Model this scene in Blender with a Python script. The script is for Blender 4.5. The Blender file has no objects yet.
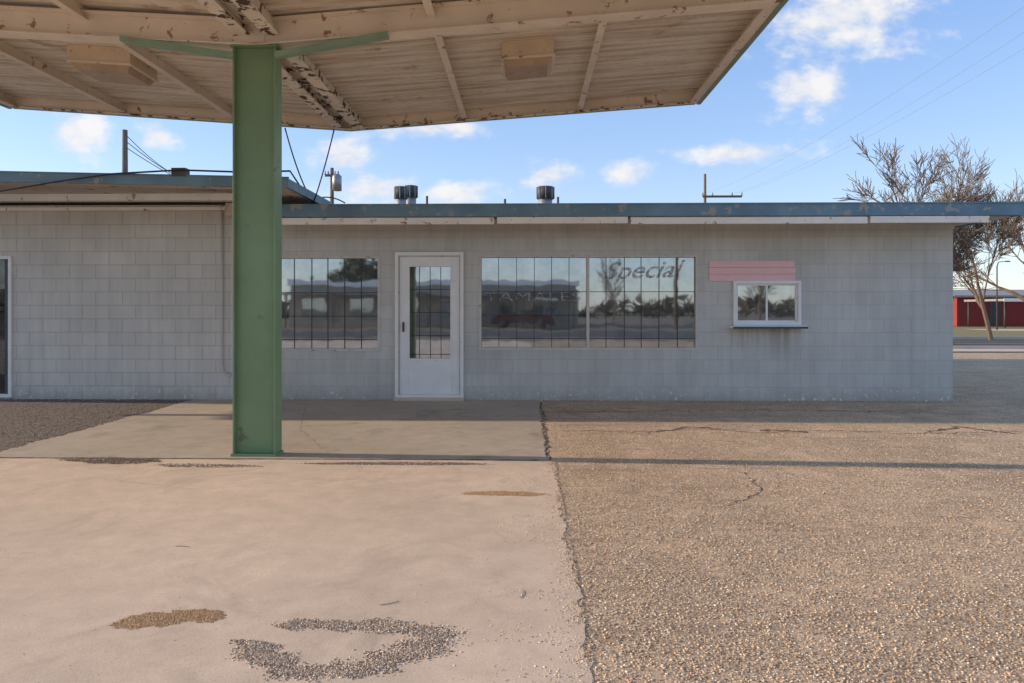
import bpy, math, random
import numpy as np
from mathutils import Vector, Matrix
random.seed(4); rng=np.random.default_rng(4)
F=682.67; YAW=math.radians(1.2); CH=1.35; HY=310
# ---------- world-coordinate survey helpers (photo measurements -> real positions on known planes)
def ray(px,py):
    a=(px-512)/F; c,s=math.cos(YAW),math.sin(YAW)
    return a*c-s, a*s+c, (HY-py)/F
def W(px,py,Y):
    dx,dy,dz=ray(px,py); t=Y/dy
    return (dx*t, Y, CH+dz*t)
def WX(px,Y): return W(px,HY,Y)[0]
def WZ(px,py,Y): return W(px,py,Y)[2]
def G(px,py):
    dx,dy,dz=ray(px,py); t=-CH/dz
    return (dx*t,dy*t)
# ---------- helpers
def root(name):
    e=bpy.data.objects.new(name,None); bpy.context.collection.objects.link(e); return e
def mesh(name,v,f,mat,parent=None,smooth=False):
    m=bpy.data.meshes.new(name); m.from_pydata([tuple(a) for a in v],[],[tuple(a) for a in f]); m.update()
    if mat: m.materials.append(mat)
    if smooth:
        for p in m.polygons: p.use_smooth=True
    o=bpy.data.objects.new(name,m); bpy.context.collection.objects.link(o)
    if parent: o.parent=parent
    return o
BF=[(0,3,2,1),(4,5,6,7),(0,1,5,4),(1,2,6,5),(2,3,7,6),(3,0,4,7)]
def box(name,x0,x1,y0,y1,z0,z1,mat,parent=None,bev=0):
    v=[(x0,y0,z0),(x1,y0,z0),(x1,y1,z0),(x0,y1,z0),(x0,y0,z1),(x1,y0,z1),(x1,y1,z1),(x0,y1,z1)]
    o=mesh(name,v,BF,mat,parent)
    if bev:
        b=o.modifiers.new("b",'BEVEL'); b.width=bev; b.segments=2
    return o
def beamx(name,x0,x1,y0,y1,za0,za1,zb0,zb1,mat,parent=None):
    v=[(x0,y0,za0),(x1,y0,zb0),(x1,y1,zb0),(x0,y1,za0),(x0,y0,za1),(x1,y0,zb1),(x1,y1,zb1),(x0,y1,za1)]
    return mesh(name,v,BF,mat,parent)
def tube_data(pts,rad,n=8,V=None,Fc=None):
    V=[] if V is None else V; Fc=[] if Fc is None else Fc
    pts=[Vector(p) for p in pts]
    if not hasattr(rad,'__len__'): rad=[rad]*len(pts)
    prev=None
    up=None
    for i,p in enumerate(pts):
        t=(pts[min(i+1,len(pts)-1)]-pts[max(i-1,0)]).normalized()
        if up is None:
            up=t.orthogonal().normalized()
        else:
            up=(up-t*up.dot(t)).normalized()
        b=t.cross(up); base=len(V)
        for k in range(n):
            a=2*math.pi*k/n
            V.append(p+(up*math.cos(a)+b*math.sin(a))*rad[i])
        if prev is not None:
            for k in range(n):
                Fc.append((prev+k,prev+(k+1)%n,base+(k+1)%n,base+k))
        else: Fc.append(tuple(base+k for k in range(n))[::-1])
        prev=base
    Fc.append(tuple(prev+k for k in range(n)))
    return V,Fc
def tube(name,pts,rad,mat,parent=None,n=8):
    V,Fc=tube_data(pts,rad,n); return mesh(name,V,Fc,mat,parent,smooth=(n>6))
def sag(a,b,s,n=14):
    a=Vector(a);b=Vector(b)
    return [a.lerp(b,i/n)-Vector((0,0,s*4*(i/n)*(1-i/n))) for i in range(n+1)]
# ---------- material helpers
class M:
    def __init__(s,name,rough=0.8):
        s.m=bpy.data.materials.new(name); s.m.use_nodes=True; s.t=s.m.node_tree; s.n=s.t.nodes; s.l=s.t.links
        s.b=s.n["Principled BSDF"]; s.b.inputs["Roughness"].default_value=rough
        s.g=s.n.new("ShaderNodeNewGeometry"); s.pos=s.g.outputs["Position"]
    def noise(s,scale,detail=4,rough=.55,vec=None,dist=0):
        n=s.n.new("ShaderNodeTexNoise"); n.inputs["Scale"].default_value=scale; n.inputs["Detail"].default_value=min(detail,4)
        n.inputs["Roughness"].default_value=rough; n.inputs["Distortion"].default_value=dist
        s.l.new(vec or s.pos,n.inputs["Vector"]); return n.outputs["Fac"]
    def vmul(s,vec,f):
        n=s.n.new("ShaderNodeVectorMath"); n.operation='MULTIPLY'; s.l.new(vec,n.inputs[0]); n.inputs[1].default_value=f; return n.outputs[0]
    def ramp(s,fac,stops):
        n=s.n.new("ShaderNodeValToRGB"); s.l.new(fac,n.inputs[0]); e=n.color_ramp.elements
        while len(e)<len(stops): e.new(.5)
        for i,(p,c) in enumerate(stops):
            e[i].position=p; e[i].color=(c if hasattr(c,'__len__') else (c,c,c))+((1,) if not hasattr(c,'__len__') or len(c)==3 else ())
        return n.outputs[0]
    def mix(s,fac,a,b,mode='MIX'):
        n=s.n.new("ShaderNodeMix"); n.data_type='RGBA'; n.blend_type=mode
        for sock,v in ((n.inputs[0],fac),(n.inputs[6],a),(n.inputs[7],b)):
            if isinstance(v,bpy.types.NodeSocket): s.l.new(v,sock)
            elif hasattr(v,'__len__'): sock.default_value=tuple(v)+(1,)
            else: sock.default_value=v
        return n.outputs[2]
    def math(s,op,a,b=0.0,clamp=False):
        n=s.n.new("ShaderNodeMath"); n.operation=op; n.use_clamp=clamp
        for i,v in enumerate((a,b)):
            if isinstance(v,bpy.types.NodeSocket): s.l.new(v,n.inputs[i])
            else: n.inputs[i].default_value=v
        return n.outputs[0]
    def col(s,c):
        if isinstance(c,bpy.types.NodeSocket): s.l.new(c,s.b.inputs["Base Color"])
        else: s.b.inputs["Base Color"].default_value=tuple(c)+(1,)
    def bump(s,h,strength=.5,dist=.01,prev=None):
        n=s.n.new("ShaderNodeBump"); n.inputs["Strength"].default_value=strength; n.inputs["Distance"].default_value=dist
        s.l.new(h,n.inputs["Height"])
        if prev: s.l.new(prev,n.inputs["Normal"])
        s.l.new(n.outputs[0],s.b.inputs["Normal"]); return n.outputs[0]
    def xz(s,off=(0,0,0)):
        sp=s.n.new("ShaderNodeSeparateXYZ"); s.l.new(s.pos,sp.inputs[0])
        cb=s.n.new("ShaderNodeCombineXYZ"); s.l.new(sp.outputs[0],cb.inputs[0]); s.l.new(sp.outputs[2],cb.inputs[1])
        s.sp=sp; return cb.outputs[0]
    def voro(s,scale,feat='F1',vec=None):
        n=s.n.new("ShaderNodeTexVoronoi"); n.feature=feat; n.inputs["Scale"].default_value=scale
        s.l.new(vec or s.pos,n.inputs["Vector"]); return n
def paint(name,c,rough=.6,var=.12,scale=3,dirt=None,dirtth=.62,bump=0,metal=0):
    k=M(name,rough); a=tuple(x*(1-var) for x in c); b=tuple(min(1,x*(1+var)) for x in c)
    n=k.noise(scale,4); o=k.ramp(n,[(.3,a),(.7,b)])
    if dirt:
        d=k.noise(scale*2.3,8,.65,dist=.4); d=k.ramp(d,[(dirtth,0.0),(dirtth+.04,1.0)]); o=k.mix(d,o,dirt)
    k.col(o); k.b.inputs["Metallic"].default_value=metal
    if bump: k.bump(k.noise(60,3),bump,.004)
    return k.m

SVX=(WX(733,10.2),WX(800,10.2)); SVZ=WZ(766,327,10.2)
def blockwall(name,c,mortar_dark,bumps):
    k=M(name,.75); uv=k.xz()
    br=k.n.new("ShaderNodeTexBrick"); k.l.new(uv,br.inputs["Vector"])
    br.inputs["Scale"].default_value=1; br.inputs["Brick Width"].default_value=.406; br.inputs["Row Height"].default_value=.203
    br.inputs["Mortar Size"].default_value=.006; br.inputs["Mortar Smooth"].default_value=.4; br.inputs["Bias"].default_value=0
    br.inputs["Color1"].default_value=tuple(x*.955 for x in c)+(1,); br.inputs["Color2"].default_value=tuple(min(1,x*1.03) for x in c)+(1,)
    br.inputs["Mortar"].default_value=tuple(x*mortar_dark for x in c)+(1,)
    o=br.outputs["Color"]
    big=k.ramp(k.noise(.9,6,.6),[(.3,.88),(.7,1.06)]); o=k.mix(1,o,big,'MULTIPLY')
    st=k.noise(1.0,6,.6,vec=k.vmul(k.pos,(9,1,.6))); o=k.mix(1,o,k.ramp(st,[(.35,.91),(.6,1.0)]),'MULTIPLY')
    h=k.math('MULTIPLY',k.sp.outputs[2],2.4); h=k.math('ADD',h,k.math('MULTIPLY',k.noise(7,6,.7),.9))
    d=k.ramp(h,[(.45,1.0),(.95,0.0)]); o=k.mix(k.math('MULTIPLY',d,.45),o,(.28,.22,.17))
    dx=k.math('ABSOLUTE',k.math('SUBTRACT',k.sp.outputs[0],(SVX[0]+SVX[1])/2)); mxx=k.ramp(dx,[(.25,1.0),(.55,0.0)])
    dz=k.ramp(k.math('SUBTRACT',SVZ,k.sp.outputs[2]),[(0.0,0.0),(.01,1.0),(.5,0.0)])
    sm=k.math('MULTIPLY',k.math('MULTIPLY',mxx,dz),k.ramp(st,[(.4,.8),(.62,.15)])); o=k.mix(sm,o,(.25,.20,.16))
    fl=k.ramp(k.noise(16,5,.6),[(.62,0.0),(.64,1.0)]); low=k.ramp(k.sp.outputs[2],[(.05,1.0),(.28,0.0)])
    o=k.mix(k.math('MULTIPLY',fl,low),o,(.78,.68,.62))
    sc=k.ramp(k.noise(30,6,.7),[(.66,0.0),(.70,.5)]); o=k.mix(sc,o,(.32,.30,.28))
    rp=k.ramp(k.noise(.55,2,.4,vec=k.vmul(k.pos,(1,1,1.6))),[(.56,0.0),(.57,.10)]); o=k.mix(rp,o,(.40,.40,.39))
    k.col(o)
    hh=k.math('ADD',k.math('SUBTRACT',1.0,k.math('MULTIPLY',br.outputs["Fac"],.45)),k.math('MULTIPLY',k.noise(70,4,.75),.8))
    k.bump(hh,bumps,.008); return k.m
m_wall=blockwall("painted_block_wall",(.600,.588,.548),.82,.28)
m_wall2=blockwall("painted_block_wall_rough",(.655,.625,.57),.68,.42)  # wing blocks: base colour made lighter and warmer to carry the warm light

m_beige=paint("beige_painted_steel",(.83,.71,.57),.6,.1,2.5,dirt=(.36,.22,.14),dirtth=.615)
m_rusty=paint("peeling_painted_steel",(.83,.73,.60),.65,.12,3,dirt=(.09,.05,.035),dirtth=.535)
def deckmat():
    k=M("corrugated_deck",.6)
    o=k.ramp(k.noise(1.3,5),[(.3,(.77,.66,.52)),(.7,(.88,.79,.67))])
    st=k.ramp(k.noise(1,6,.65,vec=k.vmul(k.pos,(.8,14,1))),[(.38,(.56,.45,.35)),(.55,(1,1,1))]); o=k.mix(.6,o,st,'MULTIPLY')
    r=k.ramp(k.noise(2.2,8,.7),[(.60,0.0),(.69,.6)]); o=k.mix(r,o,(.40,.25,.15))
    k.col(o); return k.m
m_deck=deckmat()
m_green=paint("green_painted_steel",(.185,.28,.14),.5,.12,2.2,dirt=(.14,.16,.09),dirtth=.67)
m_greenl=paint("faded_green_steel",(.25,.35,.24),.55,.14,4,dirt=(.33,.28,.2),dirtth=.60)
m_blue=paint("faded_blue_fascia",(.15,.25,.32),.6,.2,2.5,dirt=(.32,.32,.30),dirtth=.58)
m_trim=paint("weathered_cream_trim",(.86,.80,.71),.6,.08,3,dirt=(.42,.25,.15),dirtth=.62)
m_housing=paint("tan_fixture_housing",(.76,.60,.42),.5,.08,5,dirt=(.35,.22,.13),dirtth=.62)
m_white=paint("white_painted_metal",(.82,.81,.79),.45,.05,4,dirt=(.55,.51,.45),dirtth=.66)
m_frame=paint("window_frame_grey",(.60,.56,.51),.6,.08,5,dirt=(.35,.3,.25),dirtth=.62)
m_soffit=paint("soffit_board",(.62,.54,.45),.8,.12,2,dirt=(.30,.21,.14),dirtth=.60)
m_pink=paint("pink_painted_board",(.88,.55,.54),.75,.04,5,dirt=(.66,.52,.49),dirtth=.64)
m_black=paint("black_cable",(.02,.02,.022),.6,.1)
m_bar=paint("black_window_bars",(.045,.042,.04),.5,.1)
m_wood=paint("weathered_wood_pole",(.17,.135,.10),.9,.2,6)
m_galv=paint("galvanised_metal",(.33,.34,.35),.45,.2,8,dirt=(.16,.12,.1),dirtth=.6,metal=.6)
m_galvd=paint("dark_metal",(.07,.07,.075),.6,.2,8)
m_roof=paint("tar_roof",(.16,.15,.14),.9,.2,2)
m_int=paint("dark_interior",(.05,.045,.04),.9,.1)
m_lens=paint("yellowed_light_lens",(.46,.32,.20),.35,.12,7,dirt=(.25,.16,.1),dirtth=.60)
m_conduit=paint("painted_conduit",(.52,.50,.47),.6,.08)
m_red=paint("red_painted_wall",(.27,.04,.035),.8,.12)
m_greyroof=paint("grey_shingle",(.30,.28,.27),.85,.15)
m_bark=paint("bare_bark",(.17,.125,.09),.95,.2,8)
m_tyre=paint("tyre_rubber",(.02,.02,.02),.8,.1)
m_car=paint("dark_red_car_paint",(.10,.02,.02),.35,.05)
def glassmat(name="window_glass",lo=.38,hi=.50,dk=.07):
    k=M(name,.5)
    for n in list(k.n):
        if n.type=='BSDF_PRINCIPLED': k.n.remove(n)
    out=[n for n in k.n if n.type=='OUTPUT_MATERIAL'][0]
    d=k.n.new("ShaderNodeBsdfDiffuse"); gl=k.n.new("ShaderNodeBsdfGlossy"); gl.inputs["Roughness"].default_value=.025
    gl.inputs["Color"].default_value=(.84,.90,.96,1)
    c=k.ramp(k.noise(2.5,5,.6),[(.3,(dk*.7,dk*.7,dk*.68)),(.7,(dk*2,dk*2,dk*1.9))]); k.l.new(c,d.inputs[0])
    b=k.n.new("ShaderNodeBump"); b.inputs["Strength"].default_value=.07; b.inputs["Distance"].default_value=.02
    k.l.new(k.noise(1.6,2),b.inputs["Height"]); k.l.new(b.outputs[0],gl.inputs["Normal"])
    mx=k.n.new("ShaderNodeMixShader"); f=k.ramp(k.noise(4,6,.7),[(.3,lo),(.7,hi)]); k.l.new(f,mx.inputs[0])
    k.l.new(d.outputs[0],mx.inputs[1]); k.l.new(gl.outputs[0],mx.inputs[2]); k.l.new(mx.outputs[0],out.inputs[0]); return k.m
m_glass=glassmat(); m_glassd=glassmat("dark_door_glass",.06,.12,.02)

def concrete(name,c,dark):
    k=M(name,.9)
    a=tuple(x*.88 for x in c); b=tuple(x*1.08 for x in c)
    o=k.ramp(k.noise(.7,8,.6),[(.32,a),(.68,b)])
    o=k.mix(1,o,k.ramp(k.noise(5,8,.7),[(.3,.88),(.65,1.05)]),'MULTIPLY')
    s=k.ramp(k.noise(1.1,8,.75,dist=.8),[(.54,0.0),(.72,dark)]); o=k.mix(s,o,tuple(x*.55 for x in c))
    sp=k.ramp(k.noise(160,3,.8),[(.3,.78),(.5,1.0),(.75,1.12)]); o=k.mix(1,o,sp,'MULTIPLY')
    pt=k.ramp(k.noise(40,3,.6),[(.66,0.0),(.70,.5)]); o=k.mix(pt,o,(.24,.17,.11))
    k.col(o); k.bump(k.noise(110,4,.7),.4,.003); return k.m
m_conc=concrete("pale_concrete",(.73,.565,.415),.5)  # driveway slab: lighter, warmer concrete base colour
m_conc2=concrete("darker_concrete",(.50,.415,.32),.8)  # walkway slab: a different concrete, darker base colour and stronger blotches
def gravelmat(name,cols,scale=75,bs=.35,br=1.0,spots=True):
    k=M(name,.95)
    wv=k.voro(scale); o=k.ramp(k.math('FRACT',k.math('MULTIPLY',wv.outputs["Color"],3.7)),cols)
    d=k.ramp(wv.outputs["Distance"],[(.3,1.0),(.75,.5)]); o=k.mix(1,o,d,'MULTIPLY')
    o=k.mix(1,o,k.ramp(k.noise(22,4,.8),[(.3,.72),(.5,1.0),(.7,1.2)]),'MULTIPLY')
    if spots:
        o=k.mix(1,o,k.ramp(k.noise(.6,7,.65,dist=.3),[(.3,.84),(.7,1.1)]),'MULTIPLY')
        o=k.mix(k.ramp(k.noise(2.2,8,.75),[(.5,0.0),(.66,.6)]),o,(.74,.53,.34))
        o=k.mix(k.ramp(k.noise(1.5,8,.8,vec=k.vmul(k.pos,(.4,1.8,1))),[(.54,0.0),(.66,.65)]),o,(.30,.21,.145))
    k.col(o); h=k.math('SUBTRACT',1.0,wv.outputs["Distance"]); p=k.bump(h,bs,.006); return k.m
GC=[(0.0,(.34,.225,.14)),(.3,(.58,.40,.25)),(.6,(.76,.545,.345)),(1.0,(.88,.69,.48))]
m_grav=gravelmat("gravelly_asphalt",GC,105,.36)
m_dark=gravelmat("dark_asphalt",[(0.0,(.08,.06,.05)),(.5,(.20,.16,.13)),(1.0,(.34,.28,.23))],85,spots=False)
m_dirt=gravelmat("dry_dirt",[(0.0,(.2,.15,.1)),(.5,(.3,.23,.15)),(1.0,(.36,.28,.18))],40,spots=False)
m_grass=gravelmat("dry_grass",[(0.0,(.20,.17,.06)),(.5,(.34,.27,.11)),(1.0,(.45,.35,.17))],30,spots=False)
m_road=paint("road_asphalt",(.075,.072,.07),.9,.15,1.5)
m_side=paint("sidewalk_concrete",(.60,.50,.40),.9,.1,1.5)
m_crack=paint("crack_shadow",(.15,.10,.07),1,.4,20)

# ---------- ground sheets
def sheet(name,pts,z,mat,parent=None): return mesh(name,[(x,y,z) for x,y in pts],[tuple(range(len(pts)))],mat,parent)
sheet("ground",[(-1500,-1500),(1500,-1500),(1500,1500),(-1500,1500)],-.012,m_dirt)
XB=G(548,465)[0]
sheet("gravel_parking_lot",[(-40,-10),(40,-10),(40,22),(-40,22)],-.002,m_grav)
sheet("dark_asphalt_pavement",[(-30,6.2),(-5.0,6.2),(-5.0,10.19),(-30,10.19)],.002,m_dark)
def edgy(name,x0,x1,y0,y1,z,mat,amp=(0.03,.0,.02,.0),step=.04,h=.02):
    def walk(n,a):
        r=np.cumsum(rng.normal(0,1,n)); r-=np.linspace(r[0],r[-1],n); r=r/(np.abs(r).max()+1e-6)*a*.7+rng.normal(0,a*.22,n); r[0]=r[-1]=0; return r
    P=[]
    def side(ax,ay,bx,by,a,nx,ny):
        L=math.hypot(bx-ax,by-ay); n=max(2,int(L/step)) if a else 2; w=walk(n,a) if a else [0,0]
        for i in range(n-1):
            t=i/(n-1); P.append((ax+(bx-ax)*t+nx*w[i],ay+(by-ay)*t+ny*w[i]))
    side(x0,y0,x1,y0,amp[3],0,1); side(x1,y0,x1,y1,amp[0],1,0); side(x1,y1,x0,y1,amp[1],0,1); side(x0,y1,x0,y0,amp[2],1,0)
    n=len(P); V=[(x,y,z) for x,y in P]+[(x,y,z-h) for x,y in P]
    Fc=[tuple(range(n))]+[(i,i+n,(i+1)%n+n,(i+1)%n) for i in range(n)]
    return mesh(name,V,Fc,mat)
JY=6.12; SZ=.0025
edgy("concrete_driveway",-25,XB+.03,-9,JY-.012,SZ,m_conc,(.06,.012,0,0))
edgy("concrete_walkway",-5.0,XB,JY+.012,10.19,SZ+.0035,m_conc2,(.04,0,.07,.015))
def ribbon(name,pts,w,z,mat,parent=None,jit=.02,sub=10):
    P=[]
    for (a,b) in zip(pts[:-1],pts[1:]):
        L=math.hypot(b[0]-a[0],b[1]-a[1]); n=max(2,int(L/.06))
        for i in range(n):
            t=i/n; P.append((a[0]+(b[0]-a[0])*t+rng.normal(0,jit),a[1]+(b[1]-a[1])*t+rng.normal(0,jit)))
    P.append(pts[-1]); V=[];Fc=[]
    for i,p in enumerate(P):
        q=P[min(i+1,len(P)-1)]; o=P[max(i-1,0)]; d=Vector((q[0]-o[0],q[1]-o[1])); 
        if d.length<1e-6: d=Vector((1,0))
        d.normalize(); nrm=(-d.y,d.x); ww=w*(.15+rng.random()*1.0)*(.3 if i in(0,len(P)-1) else 1)
        V+= [(p[0]+nrm[0]*ww,p[1]+nrm[1]*ww,z),(p[0]-nrm[0]*ww,p[1]-nrm[1]*ww,z)]
        if i: Fc.append((2*i-2,2*i-1,2*i+1,2*i))
    return mesh(name,V,Fc,mat,parent)
crk=root("pavement_cracks")
def gp(*l): return [G(*p) for p in l]
ribbon("edge_crack_a",[(XB+.045,4.6),(XB+.05,5.2),(XB+.045,JY)],.005,.0005,m_crack,crk,.010)
ribbon("edge_crack_b",[(XB+.02,JY),(XB+.03,8),(XB+.02,10)],.018,.0008,m_crack,crk,.015)
ribbon("crack_c",gp((560,430),(640,432),(700,428),(760,433),(830,430),(900,434),(1020,431)),.010,.0004,m_crack,crk,.035)
ribbon("crack_d",gp((758,431),(785,430),(808,432)),.06,.0007,m_crack,crk,.03)
ribbon("crack_e",gp((745,472),(752,482),(765,490),(742,500),(722,507)),.007,.0004,m_crack,crk,.012)
ribbon("crack_f",gp((560,412),(650,411),(760,410),(930,412)),.015,.0010,m_crack,crk,.04)
ribbon("crack_g",gp((930,432),(960,427),(1020,434)),.03,.0013,m_crack,crk,.04)
ribbon("crack_h",gp((645,434),(690,427),(735,430)),.02,.0016,m_crack,crk,.03)
ribbon("joint_dirt",[(-8,JY),(-2,JY),(XB,JY)],.015,SZ+.0042,m_crack,crk,.006)
ribbon("slab_crack_a",gp((0,498),(90,478),(200,490),(330,478),(470,488)),.0018,SZ+.0005,m_crack,crk,.01)
ribbon("slab_crack_b",gp((305,408),(300,430),(330,455)),.003,SZ+.0042,m_crack,crk,.01)
# pebbles (one object)
def pebbles(name,P,size,z,cols):
    n=len(P); base=np.array([(1,0,0),(-1,0,0),(0,1,0),(0,-1,0),(0,0,1),(0,0,-1)],float)
    fs=np.array([(0,2,4),(2,1,4),(1,3,4),(3,0,4),(2,0,5),(1,2,5),(3,1,5),(0,3,5)])
    s=size*(.45+rng.random((n,1,1))*.9); sc=s*(np.array([1,.8,.5])*(.75+rng.random((n,1,3))*.5))
    v=base[None]*sc+rng.normal(0,1,(n,6,3))*s*.16
    a=rng.random(n)*6.28; ca,sa=np.cos(a)[:,None],np.sin(a)[:,None]
    x=v[:,:,0]*ca-v[:,:,1]*sa; y=v[:,:,0]*sa+v[:,:,1]*ca
    v=np.stack([x+P[:,0:1],y+P[:,1:2],v[:,:,2]+z+s[:,:,0]*.2],-1).reshape(-1,3)
    f=(fs[None]+np.arange(n)[:,None,None]*6).reshape(-1,3)
    m=bpy.data.meshes.new(name); m.vertices.add(len(v)); m.vertices.foreach_set("co",v.ravel())
    m.loops.add(f.size); m.loops.foreach_set("vertex_index",f.ravel()); m.polygons.add(len(f)); m.polygons.foreach_set("loop_start",np.arange(0,f.size,3)); 
    m.update(); m.validate()
    at=m.color_attributes.new("col",'FLOAT_COLOR','POINT'); c=np.array(cols)[rng.integers(0,len(cols),n)]*(.8+rng.random((n,1))*.4)
    c=np.repeat(np.concatenate([c,np.ones((n,1))],1),6,0); at.data.foreach_set("color",c.ravel().astype(np.float32))
    m.materials.append(m_peb); o=bpy.data.objects.new(name,m); bpy.context.collection.objects.link(o); return o
k=M("pebble_stone",.9); at=k.n.new("ShaderNodeAttribute"); at.attribute_name="col"; k.col(at.outputs["Color"]); m_peb=k.m
PC=[(.68,.49,.32),(.82,.62,.42),(.50,.35,.22),(.87,.73,.55),(.60,.44,.31),(.70,.48,.30),(.34,.235,.16)]
n=36000
yy=2.0+ (rng.random(n)**1.4)*6; xx=XB+.04+rng.random(n)*(yy*.80)
pebbles("loose_gravel",np.stack([xx,yy],1),.0058,-.002,PC)
n=5600; yy=1.9+rng.random(n)*4.2; xx=XB+.07-np.abs(rng.normal(0,.08,n))*(.7+2.2*(np.sin(yy*5+np.sin(yy*11))>.2)); pebbles("loose_gravel",np.stack([xx,yy],1),.0045,SZ-.001,PC)
n=260; yy=2.0+rng.random(n)*4; xx=XB-rng.random(n)**.5*4; pebbles("loose_gravel",np.stack([xx,yy],1),.003,SZ,PC)
cx,cy=G(337,645); n=16500; t=rng.random(n); a=math.radians(-205)+t*math.radians(325); wd=.085+.05*np.sin(t*3.1)
r=1+rng.normal(0,1,n)*wd+.12*np.sin(a*3+1)+.07*np.sin(a*8)+.03*np.sin(a*19)
cxs=cx+.36*r*np.cos(a+.3); cys=cy+.19*r*np.sin(a+.3); pebbles("gravel_ring",np.stack([cxs,cys],1),.0050,SZ,[(.64,.49,.35),(.48,.35,.25),(.74,.60,.45),(.36,.26,.18),(.24,.17,.12)])
def spill(px,py,rx,ry,n,size,cols,z=SZ,name="soil_patch",seed=0,w1=.22):
    c=G(px,py); a=rng.random(n)*6.28; r=np.sqrt(rng.random(n))*(1+w1*np.sin(2*a+seed)+.10*np.sin(3*a+seed*2)+.07*np.sin(7*a+seed)+.04*np.sin(13*a)+rng.normal(0,.07,n))
    pebbles(name,np.stack([c[0]+rx*r*np.cos(a),c[1]+ry*r*np.sin(a)],1),size,z,cols)
SB=[(.60,.37,.18),(.48,.28,.13),(.68,.46,.26),(.40,.24,.12)]
spill(150,621,.12,.085,5200,.0034,SB,seed=1); spill(198,616,.11,.065,3600,.0034,SB,seed=2.4)
spill(505,494,.24,.07,4000,.0042,SB,seed=2)
spill(112,461,.42,.12,2000,.0065,[(.26,.19,.14),(.36,.27,.2),(.18,.14,.1)],z=SZ+.003,seed=3)
spill(205,466,.5,.06,900,.006,[(.26,.19,.14),(.36,.27,.2)],seed=4)
spill(400,464,.9,.05,2600,.005,[(.30,.22,.16),(.42,.32,.23),(.18,.14,.11)],z=SZ+.001,seed=5)
n=7000; pebbles("loose_gravel",np.stack([-4.95-rng.random(n)**1.3*5,6.3+rng.random(n)*3.8],1),.008,.002,[(.24,.18,.13),(.34,.27,.2),(.15,.12,.09),(.46,.38,.3)])
n=1400; x=-9+rng.random(n)*15.5; pebbles("loose_gravel",np.stack([x,10.17-np.abs(rng.normal(0,.07,n))],1),.009,.004,[(.35,.28,.22),(.45,.38,.3),(.6,.55,.5)])
V=[];Fc=[]
for px,py,a in ((380,606,.2),(520,599,1.1),(190,548,2.7)):
    c=G(px,py); tube_data([(c[0]+i*.03*math.cos(a+.1*i),c[1]+i*.03*math.sin(a+.1*i),SZ+.003) for i in range(4)],.0014,5,V,Fc)
mesh("dry_twigs",V,Fc,m_wood)

# ---------- building
B=root("concrete_block_building")
WY=10.2
def wall(name,x0,x1,z0,z1,ops,mat,y=WY,th=.2):
    xs=sorted({x0,x1}|{o[0] for o in ops}|{o[1] for o in ops}); zs=sorted({z0,z1}|{o[2] for o in ops}|{o[3] for o in ops})
    V=[];Fc=[]
    def q(*p): b=len(V); V.extend(p); Fc.append((b,b+1,b+2,b+3))
    for a,b in zip(xs[:-1],xs[1:]):
        for c_,d in zip(zs[:-1],zs[1:]):
            mx,mz=(a+b)/2,(c_+d)/2
            if any(o[0]<mx<o[1] and o[2]<mz<o[3] for o in ops): continue
            q((a,y,c_),(b,y,c_),(b,y,d),(a,y,d)); q((a,y+th,c_),(a,y+th,d),(b,y+th,d),(b,y+th,c_))
    for a,b,c_,d in ops:
        q((a,y,c_),(a,y,d),(a,y+th,d),(a,y+th,c_)); q((b,y,c_),(b,y+th,c_),(b,y+th,d),(b,y,d))
        q((a,y,c_),(a,y+th,c_),(b,y+th,c_),(b,y,c_)); q((a,y,d),(b,y,d),(b,y+th,d),(a,y+th,d))
    return mesh(name,V,Fc,mat,B)
def R(px0,px1,py0,py1,Y=WY):
    cx=(px0+px1)/2
    return (WX(px0,Y),WX(px1,Y),WZ(cx,py1,Y),WZ(cx,py0,Y))
rw1=R(275,380,256,351); rw2=R(479,698,255,350); rd=R(396,463,253,397); rs=R(733,800,281,325)
rd=(rd[0],rd[1],0.03,rd[3])
XJ=WX(262,WY); XR=WX(953,WY); XL=-14.0; ZM=2.70; ZL=2.93
wall("main_wall",XJ,XR,-.05,ZM,[rw1,rw2,rd,rs],m_wall)
rl=(WX(-70,WY),WX(14,WY),.03,WZ(10,256,WY))
wall("wing_wall",XL,XJ-.002,-.05,ZL,[rl],m_wall2,y=WY-.03,th=.23)
YB=19
box("side_wall_right",XR-.2,XR,WY+.201,YB,-.05,ZM,m_wall,B); box("side_wall_left",XL,XL+.2,WY+.203,YB,-.05,ZL,m_wall,B); box("back_wall",XL,XR,YB,YB+.2,-.05,ZM-.02,m_wall,B)
box("interior_floor",XL+.21,XR-.21,WY+.21,YB-.01,-.03,.02,m_int,B)
box("wing_end_wall",XJ-.2,XJ,WY+.202,YB-.01,.03,ZL-.01,m_wall2,B)
RY=9.45; XRR=WX(1024,RY)+.02; zt=WZ(650,204,RY); zb=WZ(650,216,RY); XF=WX(262,RY)
box("roof_slab",XJ+.05,XRR-.04,RY+.045,YB+.5,zb+.02,zt-.03,m_soffit,B)
box("roof_surface",XJ+.06,XRR-.05,RY+.05,YB+.49,zt-.028,zt-.012,m_roof,B)
box("fascia_front",XF,XRR,RY,RY+.04,zb,zt,m_blue,B)
box("drip_edge",XF,XRR+.012,RY-.012,RY+.03,zt-.002,zt+.014,m_blue,B)
box("fascia_right",XRR-.038,XRR-.001,RY+.042,YB+.5,zb+.003,zt-.003,m_blue,B)
segs=[(258,494),(497,628),(631,868),(871,990)]
for i,(a,b) in enumerate(segs):
    dz=[0,.006,-.004,.004][i]
    x0,x1=WX(a,RY),WX(b,RY)
    box("trim_channel_%d"%i,x0,x1,RY+.06,RY+.17,zb-.085+dz,zb+.005,m_trim,B,.006)
    box("trim_lip_%d"%i,x0,x1,RY+.008,RY+.058,zb-.104+dz,zb-.012+dz,m_trim,B,.003)
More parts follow.
